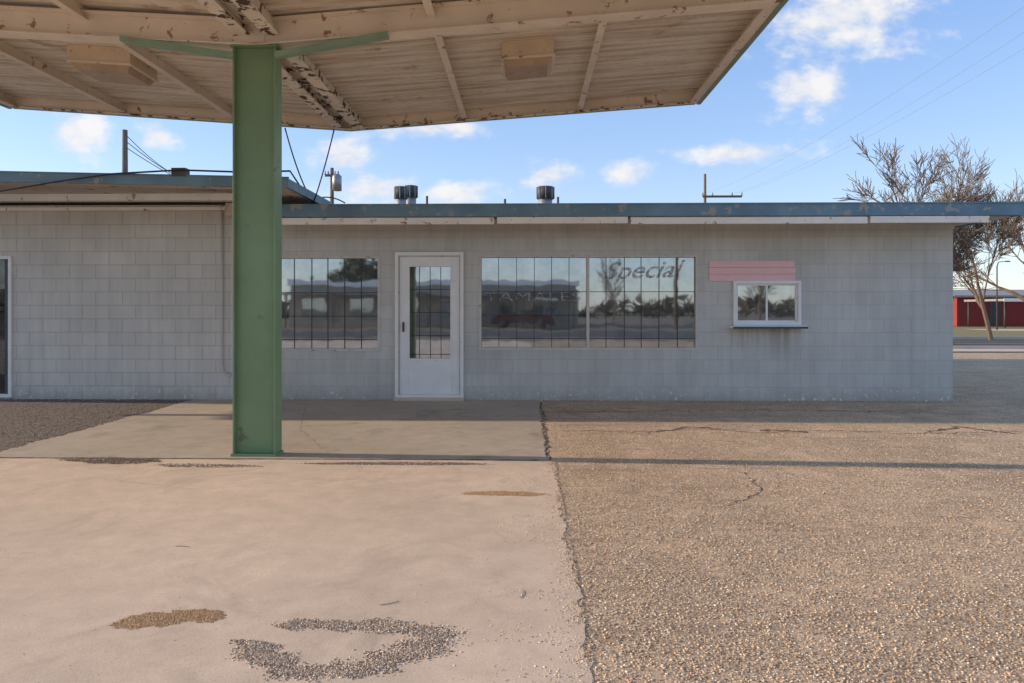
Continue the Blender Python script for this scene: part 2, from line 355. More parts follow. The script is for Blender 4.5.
box("wall_head_board",XJ+.01,XR+.01,WY-.025,WY-.003,ZM-.16,ZM-.02,m_wall,B)
box("soffit_lining",XJ,XRR-.06,RY+.2,WY-.03,zb-.005,zb+.015,m_soffit,B)
LY=8.8; XE=WX(288,LY); zL0=WZ(0,172,LY); zE=WZ(288,178,LY); xL=-14.5
sl=(zL0-zE)/(WX(0,LY)-XE); zLL=zE+sl*(xL-XE)
beamx("wing_roof_slab",xL,XE-.05,LY+.05,YB+.4,zLL-.12,zLL-.02,zE-.12,zE-.02,m_soffit,B)
beamx("wing_roof_surface",xL,XE-.06,LY+.06,YB+.39,zLL-.018,zLL-.006,zE-.018,zE-.006,m_roof,B)
beamx("wing_fascia",xL,XE,LY,LY+.045,zLL-.125,zLL,zE-.125,zE,m_blue,B)
beamx("wing_drip_edge",xL,XE+.01,LY-.012,LY+.02,zLL+.001,zLL+.014,zE+.001,zE+.014,m_blue,B)
mesh("wing_fascia_side",[(XE-.045,LY+.046,zE-.12),(XE-.001,LY+.046,zE-.12),(XE-.001,YB,zE-.12),(XE-.045,YB,zE-.12),(XE-.045,LY+.046,zE-.002),(XE-.001,LY+.046,zE-.002),(XE-.001,YB,zE-.002),(XE-.045,YB,zE-.002)],BF,m_blue,B)
box("wing_beam",xL,XE-.35,LY+.25,LY+.38,ZL-.11,ZL-.02,m_soffit,B)
box("wing_head_trim",XL,XJ-.12,WY-.075,WY-.032,ZL-.085,ZL-.035,m_trim,B)
tube("wing_conduit",[W(0,209,WY-.06),W(120,209,WY-.06),W(222,209,WY-.06)],.014,m_conduit,B)
tube("wall_conduit",[W(222,205,WY-.06),W(222,300,WY-.06),W(222,365,WY-.06),W(224,373,WY-.06),W(231,376,WY-.06),W(240,377,WY-.06)],.016,m_conduit,B)
xb=WX(231,WY-.3); box("junction_box",xb-.06,xb+.10,WY-.36,WY-.06,WZ(231,216,WY-.3),ZL-.02,m_soffit,B,.01)
def frame(name,r,w,y0,y1,mat,parent):
    a,b,c_,d=r
    box(name+"_left",a,a+w,y0,y1,c_,d,mat,parent,.004); box(name+"_right",b-w,b,y0,y1,c_,d,mat,parent,.004)
    box(name+"_top",a+w,b-w,y0+.001,y1,d-w,d,mat,parent); box(name+"_bottom",a+w,b-w,y0+.001,y1,c_,c_+w,mat,parent)
def pane(name,r,y,parent,mat=None):
    a,b,c_,d=r; return mesh(name,[(a,y,c_),(b,y,c_),(b,y,d),(a,y,d)],[(0,1,2,3)],mat or m_glass,parent)
def bars(name,r,y,nx,nz,parent,rad=.0055,skip=0.0):
    a,b,c_,d=r; V=[];Fc=[]
    for i in range(1,nx):
        x=a+(b-a)*i/nx+rng.normal(0,.006); tube_data([(x,y,c_),(x+rng.normal(0,.004),y,d-skip)],rad,6,V,Fc)
    for z in nz: 
        z=c_+(d-c_)*z; tube_data([(a,y-.008,z),(b,y-.008,z)],rad,6,V,Fc)
    mesh(name,V,Fc,m_bar,parent)
def ins(r,w): return (r[0]+w,r[1]-w,r[2]+w,r[3]-w)
def window(tag,r,mull,bx):
    frame(tag+"_frame",r,.035,WY-.012,WY+.07,m_frame,B); i=ins(r,.034); 
    edges=[i[0]]+mull+[i[1]]
    for n_,(a,b) in enumerate(zip(edges[:-1],edges[1:])):
        a2=a+(.016 if n_ else 0); b2=b-(.016 if n_<len(edges)-2 else 0)
        pane(tag+"_glass_%d"%n_,(a2,b2,i[2],i[3]),WY+.05,B)
        bars(tag+"_bars_%d"%n_,(a2,b2,i[2],i[3]),WY+.035,bx[n_],[.10,.36,.62],B,.0042)
    for m in mull: box(tag+"_mullion",m-.02,m+.02,WY-.008,WY+.06,i[2],i[3],m_frame,B)
window("left_window",rw1,[],[6]); window("display_window",rw2,[WX(588,WY)],[6,6])
frame("door_jamb",rd,.055,WY-.02,WY+.08,m_frame,B)
frame("door_trim",(rd[0]-.012,rd[1]+.012,rd[2]-.001,rd[3]+.012),.05,WY-.035,WY-.0205,m_white,B)
L=ins(rd,.058); L=(L[0],L[1],.055,L[3]); gl=(WX(409,WY),WX(451,WY),WZ(430,359,WY),WZ(430,266,WY))
dl=[("stile_left",L[0],gl[0],L[2],L[3]),("stile_right",gl[1],L[1],L[2],L[3]),("rail_top",gl[0],gl[1],gl[3],L[3]),("rail_bottom",gl[0],gl[1],L[2],gl[2])]
for n_,a,b,c_,d in dl: box("door_"+n_,a,b,WY+.0,WY+.045,c_,d,m_white,B)
frame("door_glass_bead",(gl[0]-.012,gl[1]+.012,gl[2]-.012,gl[3]+.012),.022,WY-.008,WY-.0005,m_white,B)
frame("door_kick_panel",(gl[0]-.02,gl[1]+.02,L[2]+.07,gl[2]-.09),.012,WY-.006,WY-.0005,m_white,B)
pane("door_glass",(gl[0],gl[1],gl[2],gl[3]),WY+.022,B); bars("door_bars",gl,WY+.012,4,[.05,.25,.5,.75],B,.0042)
hx=WX(403.5,WY); box("door_handle_plate",hx-.015,hx+.015,WY-.012,WY-.001,1.02,1.17,m_galvd,B,.004)
tube("door_handle",[(hx,WY-.012,1.15),(hx,WY-.05,1.14),(hx,WY-.05,1.06),(hx,WY-.012,1.05)],.008,m_galvd,B)
box("door_threshold",rd[0]-.02,rd[1]+.02,WY-.12,WY+.1,.0,.045,m_side,B,.006)
frame("service_window_casing",(rs[0]-.004,rs[1]+.004,rs[2]-.004,rs[3]+.004),.045,WY-.045,WY+.02,m_white,B)
i=ins(rs,.04); mx=(i[0]+i[1])/2
for n_,(a,b,y) in enumerate(((i[0],mx+.015,WY-.004),(mx-.015,i[1],WY+.012))):
    frame("service_sash_%d"%n_,(a,b,i[2],i[3]),.028,y-.012,y+.01,m_white,B); pane("service_glass_%d"%n_,(a+.02,b-.02,i[2]+.02,i[3]-.02),y+.003,B)
box("service_shelf",rs[0]-.06,rs[1]+.03,WY-.20,WY-.005,rs[2]-.045,rs[2]-.006,m_white,B,.006)
box("service_shelf_edge",rs[0]-.062,rs[1]+.032,WY-.215,WY-.2015,rs[2]-.05,rs[2]-.020,m_galvd,B)
a,b,c_,d=rl; frame("wing_door_frame",rl,.05,WY-.06,WY+.03,m_white,B)
pane("wing_door_glass",(a+.05,b-.05,.06,d-.05),WY+.0,B,m_glassd); box("wing_door_stile",b-.12,b-.052,WY-.03,WY-.004,.05,d-.052,m_galvd,B)
# flat pink board, lapped courses nearly flush
S=root("faded_sign_board"); a,b,c_,d=R(709,795,261,281,WY)
h=(d-c_)/3
for j in range(3):
    box("plank_%d"%j,a,b-[.0,0,.01][j],WY-.018,WY-.004,c_+h*j+(.004 if j else 0),c_+h*(j+1),m_pink,S)
def text(name,s,x,z,size,y,mat,shear=.3,depth=.001,sx=1,off=0,rot=0):
    c=bpy.data.curves.new(name,'FONT'); c.body=s; c.size=size; c.shear=shear; c.offset=off
    o=bpy.data.objects.new(name+"_t",c); bpy.context.collection.objects.link(o); bpy.context.view_layer.update()
    m=bpy.data.meshes.new_from_object(o.evaluated_get(bpy.context.evaluated_depsgraph_get())); bpy.data.objects.remove(o)
    m.materials.clear(); m.materials.append(mat); q=bpy.data.objects.new(name,m); bpy.context.collection.objects.link(q)
    q.rotation_euler=(math.pi/2,rot,0); q.scale=(sx,1,1); q.location=(x,y,z); q.parent=B
def letmat(name,c,lo,hi):
    k=M(name,.8); k.col(c); out=[n for n in k.n if n.type=='OUTPUT_MATERIAL'][0]
    t=k.n.new("ShaderNodeBsdfTransparent"); mx=k.n.new("ShaderNodeMixShader"); k.l.new(k.ramp(k.noise(22,4,.7),[(.42,lo),(.62,hi)]),mx.inputs[0])
    k.l.new(t.outputs[0],mx.inputs[1]); k.l.new(k.b.outputs[0],mx.inputs[2]); k.l.new(mx.outputs[0],out.inputs[0]); return k.m
m_let=letmat("faded_window_lettering",(.36,.27,.28),.2,.75)
m_let2=letmat("faded_pale_lettering",(.50,.52,.53),.15,.8)
p=W(603,279,WY); text("window_lettering","Special",p[0],p[2],.36,WY+.046,m_let,.45,sx=1.15,off=.004,rot=-.03)
p=W(484,301,WY); text("window_lettering_lower","TAMALES",p[0],p[2],.2,WY+.046,m_let2,0,sx=1.75,off=-.002)
def vent(px,y0,y1,w,Y):
    r=root("roof_vent"); x=WX(px,Y); zt_=WZ(px,y0,Y); rr=w/2*Y/F
    tube("stack",[(x,Y,2.7),(x,Y,zt_-.05)],rr*.8,m_galv,r,16); tube("cap",[(x,Y,zt_-.22),(x,Y,zt_-.005),(x,Y,zt_)],[rr,rr,rr*.9],m_galvd,r,16)
    for k_ in range(8):
        a=k_*math.pi/4; tube("fin_%d"%k_,[(x+rr*1.02*math.cos(a),Y+rr*1.02*math.sin(a),zt_-.22),(x+rr*1.02*math.cos(a),Y+rr*1.02*math.sin(a),zt_)],.008,m_galv,r,6)
vent(401,187,204,13,12.5); vent(411,186,204,13,12.9); vent(545.5,187,204,17,12.5)
for px,py in ((427,196),(505,199),(558,197)):
    r=root("roof_vent_pipe"); x,_,z=W(px,py,12); tube("pipe",[(x,12,2.7),(x,12,z)],.02,m_galvd,r,8); tube("collar",[(x,12,2.7),(x,12,2.76)],[.06,.03],m_galvd,r,8)
# ---------- canopy
C=root("service_station_canopy")
CX=WX(257.5,6.3); CYc=6.3; HW=4.88; Y0,Y1=2.9,9.7
D0=4.06; S_=.072
def zc(x): return D0+S_*abs(x-CX)
def deck(side):
    xe=CX+side*HW; V=[];Fc=[]; y=Y0+.02; prof=[]
    while y<Y1-.04:
        prof+=[(y,0),(y+.095,0),(y+.105,.04),(y+.125,.04),(y+.135,0)]; y+=.15
    xs=[CX,CX+side*HW/3,CX+side*2*HW/3,xe]
    for top in (0,1):
        for x in xs:
            for (yy_,h_) in prof: V.append((x,yy_,zc(x)+h_+top*.006))
    n=len(prof)
    for t in range(2):
        for a in range(3):
            for i_ in range(n-1):
                b0=(t*4+a)*n; Fc.append((b0+i_,b0+i_+1,b0+n+i_+1,b0+n+i_))
    mesh("deck_%s"%("right" if side>0 else "left"),V,Fc,m_deck,C)
deck(1); deck(-1)
def ybeam(name,x,w,z0,z1,mat,ya=Y0+.05,yb=Y1-.06): 
    box(name,x-w/2,x+w/2,ya,yb,zc(x)+z0,zc(x)+z1,mat,C)
for sd in (1,-1):
    for j in (1,2):
        x=CX+sd*HW*j/3
        ybeam("purlin_web",x,.012,-.115,-.002,m_beige); ybeam("purlin_flange",x,.075,-.125,-.1155,m_beige)
for sd in (1,-1):
    x=CX+sd*.14
    ybeam("valley_beam_web",x,.03,-.155,-.004,m_rusty); box("valley_beam_flange",x-.07,x+.07,Y0+.05,Y1-.06,zc(x)-.17,zc(x)-.156,m_rusty,C)
box("valley_gutter",CX-.12,CX+.12,Y0+.05,Y1-.065,zc(CX)-.06,zc(CX)-.045,m_rusty,C)
for sd in (1,-1):
    xe=CX+sd*HW; za=zc(CX); ze=zc(xe)
    x0,x1=(CX,xe) if sd>0 else (xe,CX); q0,q1=(za,ze) if sd>0 else (ze,za)
    for yy_,nm in ((Y0,"front"),(Y1-.05,"back")):
        beamx("rim_%s"%nm,x0,x1,yy_,yy_+.02,q0-.155,q0+.04,q1-.155,q1+.04,m_beige,C)
        yf=yy_-.05 if nm=="back" else yy_+.021
        beamx("rim_%s_flange"%nm,x0,x1,yf,yf+.049,q0-.155,q0-.142,q1-.155,q1-.142,m_rusty,C)
    yo=Y1-.029
    beamx("back_fascia",x0,x1,yo,yo+.012,q0-.165,q0+.06,q1-.165,q1+.06,m_greenl,C)
    xa,xb_=(xe,xe+.02) if sd>0 else (xe-.02,xe)
    box("side_rim",xa,xb_,Y0,Y1-.03,ze-.155,ze+.04,m_beige,C); xs_=(xe-.09,xe-.001) if sd>0 else (xe+.001,xe+.09)
    box("side_rim_flange",xs_[0],xs_[1],Y0+.08,Y1-.1,ze-.155,ze-.142,m_beige,C)
    xo=(xe+.021,xe+.075) if sd>0 else (xe-.075,xe-.021)
    box("side_fascia",xo[0],xo[1],Y0,Y1-.02,ze-.165,ze+.06,m_greenl,C)
for sd,s_ in ((1,.076),(-1,.060)):
    xe=CX+sd*(HW-.12); zb0=3.785; e=s_*(HW-.12); x0,x1=(CX,xe) if sd>0 else (xe,CX)
    a0,a1=(0,e) if sd>0 else (e,0)
    beamx("main_beam_web",x0,x1,CYc-.008,CYc+.008,zb0+.016+a0,zb0+.23+a0,zb0+.016+a1,zb0+.23+a1,m_beige,C)
    beamx("main_beam_flange_lower",x0,x1,CYc-.075,CYc+.075,zb0+a0,zb0+.015+a0,zb0+a1,zb0+.015+a1,m_beige,C)
    beamx("main_beam_flange_upper",x0,x1,CYc-.075,CYc+.075,zb0+.231+a0,zb0+.246+a0,zb0+.231+a1,zb0+.246+a1,m_beige,C)
box("beam_splice_plate",CX-.07,CX+.07,CYc-.022,CYc-.009,3.83,4.0,m_beige,C)
hw=.198; fd=.085
box("column_web",CX-hw+.0165,CX+hw-.0165,CYc-.03,CYc-.012,.03,3.77,m_green,C)
box("column_flange_left",CX-hw,CX-hw+.016,CYc-fd,CYc+fd,.03,3.77,m_green,C,.002)
box("column_flange_right",CX+hw-.016,CX+hw,CYc-fd,CYc+fd,.03,3.77,m_green,C,.002)
box("column_cap_plate",CX-hw-.02,CX+hw+.02,CYc-fd-.005,CYc+fd+.005,3.7705,3.784,m_green,C)
box("column_base_plate",CX-hw-.012,CX+hw+.012,CYc-fd-.012,CYc+fd+.012,.0065,.0295,m_green,C)
for sd,pe in ((1,(388,40)),(-1,(120,41))):
    e=W(pe[0],pe[1],CYc-.1); x0=CX+sd*hw; z0=3.665
    x1=e[0]; z1=3.785+(.076 if sd>0 else .060)*abs(x1-CX)-.035
    if sd<0: x0,x1,z0,z1=x1,x0,z1,z0
    beamx("knee_brace",x0,x1,CYc-.10,CYc-.03,z0,z0+.008,z1,z1+.008,m_greenl,C)
    beamx("knee_brace_leg",x0,x1,CYc-.109,CYc-.101,z0-.0,z0+.05,z1,z1+.05,m_greenl,C)
def lightfix(x0,x1,y0,y1):
    r=root("canopy_light")
    zl,zr=zc(x0)-.003,zc(x1)-.003; dz=.19
    beamx("housing",x0,x1,y0,y1,zl-dz,zl,zr-dz,zr,m_housing,r)
    e=.02
    hi=[(x0+e,y0+e,zl-dz-.001),(x1-e,y0+e,zr-dz-.001),(x1-e,y1-e,zr-dz-.001),(x0+e,y1-e,zl-dz-.001)]
    lo=[(x0+.06,y0+.06,zl-dz-.06),(x1-.06,y0+.06,zr-dz-.06),(x1-.06,y1-.06,zr-dz-.06),(x0+.06,y1-.06,zl-dz-.06)]
    mesh("lens",lo+hi,BF,m_lens,r)
    beamx("lens_rim",x0-.012,x1+.012,y0-.012,y1+.012,zl-dz+.001,zl-dz+.02,zr-dz+.001,zr-dz+.02,m_beige,r)
x0,x1=WX(502,7.3),WX(554,7.3); lightfix(x0,x1,7.3,7.85)
x0,x1=WX(67,7.3),WX(130,7.3); lightfix(x0,x1,7.3,7.85)
cb=root("overhead_cables")
tube("cable_a",sag(W(285,128,9.66),W(314,204,9.9),.12),.010,m_black,cb)
tube("cable_b",sag(W(334,130,9.66),W(313,204,9.9),.05),.010,m_black,cb)
tube("cable_c",[W(-120,205,LY-.06),W(0,191,LY-.06),W(60,181,LY-.06),W(110,174,LY-.06),W(180,170,LY-.03),W(240,172,LY-.02),W(290,171,LY),W(300,186,9.5),W(316,203,10)],.012,m_black,cb)
tube("cable_d",sag(W(305,204,10.5),W(345,203,11),-.1),.010,m_black,cb)
box("cable_bracket",*[WX(172,LY),WX(186,LY)],LY-.02,LY+.1,zE+.03,WZ(178,168,LY),m_galvd,cb)
def pole(px,py,Y,r=.14,arm=None,can=None):
    o=root("utility_pole"); x,_,z=W(px,py,Y)
    tube("shaft",[(x,Y,-.1),(x,Y,z*.5),(x,Y,z)],[r,r*.85,r*.65],m_wood,o,10)
    if arm:
        za=WZ(px,arm[2],Y); box("crossarm",WX(arm[0],Y),WX(arm[1],Y),Y-.2,Y-.12,za-.06,za+.06,m_wood,o)
        for q in (0,.25,.75,1): xx_=WX(arm[0]+(arm[1]-arm[0])*q,Y); tube("insulator",[(xx_,Y-.16,za+.05),(xx_,Y-.16,za+.22)],.04,m_galv,o,8)
    if can:
        xc,_,zc_=W(can[0],can[1],Y-.4); tube("transformer",[(xc,Y-.4,zc_-.4),(xc,Y-.4,zc_+.35),(xc,Y-.4,zc_+.45)],[.24,.24,.15],m_galv,o,12)
    return x,z
pole(125,130,20,.11); pole(332,168,36,.14,arm=(326,339,176),can=(337,183)); pole(705,174,40,.11,arm=(702,741,197))
x2,z2=W(1110,-20,14)[0],W(1110,-20,14)[2]
po=root("utility_pole"); tube("shaft",[(x2,14,-.1),(x2,14,z2+.5)],[.16,.11],m_wood,po,10); box("crossarm",x2-1,x2+1,13.9,14,z2-.06,z2+.06,m_wood,po)
pw=root("power_lines"); m_wire=paint("weathered_wire",(.26,.28,.32),.6,.1)
for i_,(a,dx) in enumerate(((735,0),(738,.7),(706,-.8))):
    tube("wire_%d"%i_,sag(W(a,193,40),(x2+dx,14,z2+.1),.5,24),.004,m_wire,pw,5)
for i_ in range(3): tube("wire_l%d"%i_,sag(W(127,136+i_*6,20),W(175+i_*12,175+i_*6,26),.1),.012,m_black,pw,5)
# ---------- bare trees
def bare_tree(name,x,y,h,seed,spread=.5,trunk=.16,levels=6,xs=.62,rmin=.010,width=None,ztop=.6):
    rd_=random.Random(seed); V=[];Fc=[]
    def grow(p,d,L,r,lv):
        n_=3; pts=[p]; rr=[r]; q=p.copy(); dd=d.copy()
        for i in range(n_):
            dd=(dd+Vector((rd_.gauss(0,.18),rd_.gauss(0,.18),rd_.gauss(.04,.09)))).normalized(); q=q+dd*(L/n_); pts.append(q.copy()); rr.append(max(rmin,r*(1-.38*(i+1)/n_)))
        tube_data(pts,rr,6 if lv<2 else (4 if lv<4 else 3),V,Fc)
        if lv>=levels: return
        for c_ in range(rd_.choice([2,3,3]) if lv<levels-1 else 5):
            t=rd_.uniform(.25,1); k_=min(n_-1,int(t*n_)); bp=pts[k_].lerp(pts[k_+1],t*n_-k_) if t<1 else pts[-1]
            ax=Vector((rd_.gauss(0,1),rd_.gauss(0,1),rd_.gauss(0,.4))).normalized()
            nd=(dd+ax*rd_.uniform(.5,1.05)*spread*1.7).normalized(); 
            if nd.z<-.15: nd.z=.0
            grow(bp,nd,L*rd_.uniform(.62,.85),rr[-1]*rd_.uniform(.55,.85),lv+1)
        grow(pts[-1],(dd+Vector((rd_.gauss(0,.2),rd_.gauss(0,.2),0))).normalized(),L*.78,rr[-1]*.9,lv+1)
    grow(Vector((0,0,-.1)),Vector((0,0,1)),h*.28,trunk,0)
    A=np.array([tuple(v) for v in V]); hz=np.percentile(A[:,2],99.7); k_=h/hz; sx=k_*xs; ox=0
    if width:
        up=A[A[:,2]>hz*ztop]; lo_,hi_=np.percentile(up[:,0],2),np.percentile(up[:,0],98); sx=width/(hi_-lo_); ox=(lo_+hi_)/2
    V=[Vector(((v.x-ox)*sx+x,v.y*min(sx,1.0)+y,v.z*k_)) for v in V]
    mesh(name,V,Fc,m_bark)
# upper-crown widths about 3.6 m and 3.4 m
p=W(898,150,27); bare_tree("bare_tree",p[0],27,p[2],5,.6,.12,width=3.6,ztop=.68,rmin=.011)
p=W(978,152,31); bare_tree("bare_tree",p[0],31,p[2],17,.6,.13,width=3.5,ztop=.5,rmin=.011)
p=W(1060,170,34); bare_tree("bare_tree",p[0],34,p[2],8,.55,.18,5,width=5)
# ---------- street on the right
sheet("sidewalk",[(-60,22),(200,22),(200,23.6),(-60,23.6)],.03,m_side)
box("road_kerb",-60,200,23.62,23.8,-.01,.12,m_side)
sheet("road",[(-200,23.8),(300,23.8),(300,32),(-200,32)],.0,m_road)
m_yel=paint("yellow_road_paint",(.55,.38,.06),.7,.1)
sheet("road_centre_line",[(-200,27.8),(300,27.8),(300,27.95),(-200,27.95)],.005,m_yel)
box("road_kerb",-60,200,32.01,32.2,-.01,.13,m_side)
sheet("dry_grass_verge",[(-200,32.2),(300,32.2),(300,55),(-200,55)],.02,m_grass)
sheet("driveway",[(30,44),(90,44),(90,48),(30,48)],.03,m_side)
rb=root("red_building"); Yb=57; x0=WX(957,Yb); x1=x0+26
box("walls",x0,x1,Yb,Yb+12,0,2.5,m_red,rb)
V=[(x0-.6,Yb-.6,2.5),(x1+.6,Yb-.6,2.5),(x1+.6,Yb+6,3.2),(x0-.6,Yb+6,3.2),(x1+.6,Yb+12.6,2.5),(x0-.6,Yb+12.6,2.5)]
mesh("roof",V,[(0,1,2,3),(3,2,4,5),(0,3,5),(1,4,2)],m_greyroof,rb)
box("fascia",x0-.62,x1+.62,Yb-.64,Yb-.605,2.38,2.54,m_greyroof,rb)
for k_ in range(2):
    a=x0+9.2+k_*6; box("window_frame_%d"%k_,a-.08,a+1.68,Yb-.05,Yb-.005,.95,2.1,m_white,rb); box("window_glass_%d"%k_,a,a+1.6,Yb-.07,Yb-.052,1.03,2.02,m_glass,rb)
box("door",x0+2.6,x0+3.5,Yb-.05,Yb-.005,.02,2.05,m_galvd,rb)
# open carport beside it
cp=root("carport"); Yh=50; a=WX(1004,Yh)
box("roof",a,a+9,Yh,Yh+4.5,2.0,2.16,m_greyroof,cp); box("roof_edge",a-.03,a+9.03,Yh-.04,Yh-.005,1.96,2.2,m_white,cp)
for q in (a+.15,a+3,a+6,a+8.8):
    for yq in (Yh+.15,Yh+4.2): tube("post",[(q,yq,0),(q,yq,2.0)],.05,m_galvd,cp,8)
lp=root("street_lamp"); x,_,z=W(997,262,46); tube("mast",[(x,46,0),(x,46,z-.3),(x+.1,46,z),(x+.6,46,z+.05)],[.05,.04,.03,.025],m_galvd,lp,8); box("lamp_head",x+.55,x+.85,45.94,46.06,z+.0,z+.08,m_galvd,lp,.02)
def treemass(name,x0,x1,y,h,n_=1400):
    V=[];Fc=[]
    for i in range(n_):
        cx_=random.uniform(x0,x1); hh=h*(.55+.45*math.sin(cx_*.13)*math.sin(cx_*.37+1)); c_=Vector((cx_,y+random.uniform(-4,4),random.uniform(.2,1)*max(1,hh))); s=random.uniform(.3,.9)
        b=len(V)
        for _ in range(3): V.append(c_+Vector((random.gauss(0,s),random.gauss(0,s),random.gauss(0,s))))
        Fc.append((b,b+1,b+2))
    mesh(name,V,Fc,m_dull)
m_dull=paint("dull_foliage",(.11,.09,.055),.9,.3,.3)
treemass("distant_trees",20,260,170,6,2600); treemass("distant_trees",-160,-10,-90,6,2600); treemass("distant_trees",-10,120,-110,4,2600)
# ---------- opposite side of the street (seen reflected in the windows)
sheet("road",[(-200,-24),(300,-24),(300,-14),(-200,-14)],.0,m_road)
sheet("road_centre_line",[(-200,-19.1),(300,-19.1),(300,-18.95),(-200,-18.95)],.005,m_yel)
ob=root("shop_building"); m_tan=paint("tan_stucco",(.42,.36,.28),.9,.1)
a=-19;b=4; box("walls",a,b,-44,-34,0,3.3,m_tan,ob); box("parapet",a-.2,b+.2,-44.2,-33.8,3.3,3.7,m_white,ob); box("awning",a,b,-33.79,-32,2.6,2.75,m_galv,ob)
for k_ in range(7): box("awning_post_%d"%k_,a+.3+k_*3.7,a+.42+k_*3.7,-32.2,-32.08,0,2.6,m_wood,ob)
for k_ in range(6): box("shop_window_%d"%k_,a+1+k_*3.7,a+3+k_*3.7,-33.99,-33.95,.8,2.3,m_glass,ob)
def leafy(name,x,y,h,w):
    V=[];Fc=[]; rd_=random.Random(3)
    for i in range(5000):
        u=Vector((rd_.gauss(0,1),rd_.gauss(0,1),rd_.gauss(0,1))).normalized()*rd_.random()**.4; cl=1+.25*math.sin(u.x*7)*math.sin(u.z*6+1)
        c_=Vector((x+u.x*w*cl,y+u.y*w*cl,h*.62+u.z*h*.38*cl)); b=len(V)
        for _ in range(3): V.append(c_+Vector((rd_.gauss(0,.16),rd_.gauss(0,.16),rd_.gauss(0,.16))))
        Fc.append((b,b+1,b+2))
    r=root(name); mesh("crown",V,Fc,paint("dark_foliage",(.06,.07,.035),.9,.3,1),r); tube("trunk",[(x,y,0),(x,y,h*.35),(x+.2,y,h*.6)],[.3,.22,.1],m_bark,r,8)
leafy("leafy_tree",-16.0,-46,6.6,3.0)
for q,(x_,y_) in enumerate(((11,-30),(15.5,-36))): 
    o=root("utility_pole"); tube("shaft",[(x_,y_,0),(x_+.5*q,y_,9)],[.16,.1],m_wood,o,8); box("crossarm",x_-1.1,x_+1.1,y_-.05,y_+.05,8.1,8.25,m_wood,o)
bare_tree("bare_tree",17,-30,7,21,.5,.16,5); bare_tree("bare_tree",9,-50,7,22,.5,.16,5)
def car(x,y):
    r=root("parked_car"); prof=[(0,.35),(0,.75),(.15,.9),(1.1,.98),(1.75,1.42),(3.1,1.45),(3.8,1.0),(4.4,.92),(4.5,.7),(4.5,.35)]
    n_=len(prof); V=[(x+a_,y,b_) for a_,b_ in prof]+[(x+a_,y+1.75,b_) for a_,b_ in prof]
    mesh("body",V,[tuple(range(n_)),tuple(range(n_,2*n_))[::-1]]+[(i,i+n_,(i+1)%n_+n_,(i+1)%n_) for i in range(n_)],m_car,r)
    for yy_ in (y-.01,y+1.76): mesh("side_glass",[(x+1.3,yy_,1.0),(x+3.6,yy_,1.0),(x+3.05,yy_,1.38),(x+1.82,yy_,1.36)],[(0,1,2,3)],m_glass,r)
    for wx in (.85,3.6):
        for yy_ in (y-.03,y+1.58): tube("wheel",[(x+wx,yy_,.33),(x+wx,yy_+.2,.33)],.33,m_tyre,r,18)
car(-2.5,-31)

# ---------- camera, sun, sky
cam=bpy.data.cameras.new("camera"); co=bpy.data.objects.new("camera",cam); bpy.context.collection.objects.link(co)
cam.lens=24; cam.sensor_width=36; cam.shift_y=-31.5/1024; cam.clip_end=5000; cam.clip_start=.05
co.location=(0,0,CH); co.rotation_euler=(math.pi/2,0,YAW); bpy.context.scene.camera=co
EL=math.radians(16.8); AZ=math.radians(-87.2)
sd=Vector((math.sin(AZ)*math.cos(EL),math.cos(AZ)*math.cos(EL),math.sin(EL)))
sl_=bpy.data.lights.new("sun",'SUN'); sl_.energy=5; sl_.angle=math.radians(.6); sl_.color=(1,.80,.585)
so=bpy.data.objects.new("sun",sl_); bpy.context.collection.objects.link(so); so.rotation_euler=sd.to_track_quat('Z','Y').to_euler(); so.location=(-20,3,20)
w=bpy.data.worlds.new("World"); bpy.context.scene.world=w; w.use_nodes=True; nt=w.node_tree; N=nt.nodes; LK=nt.links
bg=N["Background"]; out=N["World Output"]
sky=N.new("ShaderNodeTexSky"); sky.sky_type='NISHITA'; sky.sun_disc=False; sky.sun_elevation=EL; sky.sun_rotation=AZ%(2*math.pi); sky.air_density=1.0; sky.dust_density=.4; sky.ozone_density=2.0
tc=N.new("ShaderNodeTexCoord"); sep=N.new("ShaderNodeSeparateXYZ"); LK.new(tc.outputs["Generated"],sep.inputs[0])
def mth(op,a,b=0.0,clamp=False):
    n_=N.new("ShaderNodeMath"); n_.operation=op; n_.use_clamp=clamp
    for i,v in enumerate((a,b)):
        if isinstance(v,bpy.types.NodeSocket): LK.new(v,n_.inputs[i])
        else: n_.inputs[i].default_value=v
    return n_.outputs[0]
# added colour gradient mixed over the clear-sky model to set its tone and brightness
hz=N.new("ShaderNodeValToRGB"); LK.new(sep.outputs[2],hz.inputs[0]); e=hz.color_ramp.elements
e[0].position=0; e[0].color=(3.4,3.7,4.1,1); e[1].position=.65; e[1].color=(1.6,2.15,3.3,1); q=e.new(.22); q.color=(1.95,2.8,4.4,1); q=e.new(.42); q.color=(1.15,2.05,4.2,1)
mxs=N.new("ShaderNodeMix"); mxs.data_type='RGBA'; mxs.inputs[0].default_value=.7
scl=N.new("ShaderNodeVectorMath"); scl.operation='MULTIPLY'; LK.new(sky.outputs[0],scl.inputs[0]); scl.inputs[1].default_value=(2.0,2.0,2.1)
LK.new(scl.outputs[0],mxs.inputs[6]); LK.new(hz.outputs[0],mxs.inputs[7]); LK.new(mxs.outputs[2],bg.inputs[0]); bg.inputs[1].default_value=.18
ay=mth('MAXIMUM',mth('ABSOLUTE',sep.outputs[1]),.05)
u=mth('DIVIDE',sep.outputs[0],ay); v=mth('DIVIDE',sep.outputs[2],ay)
u=mth('ADD',u,mth('MULTIPLY',mth('LESS_THAN',sep.outputs[1],0.0),.37))
cmb=N.new("ShaderNodeCombineXYZ"); LK.new(u,cmb.inputs[0]); LK.new(v,cmb.inputs[1])
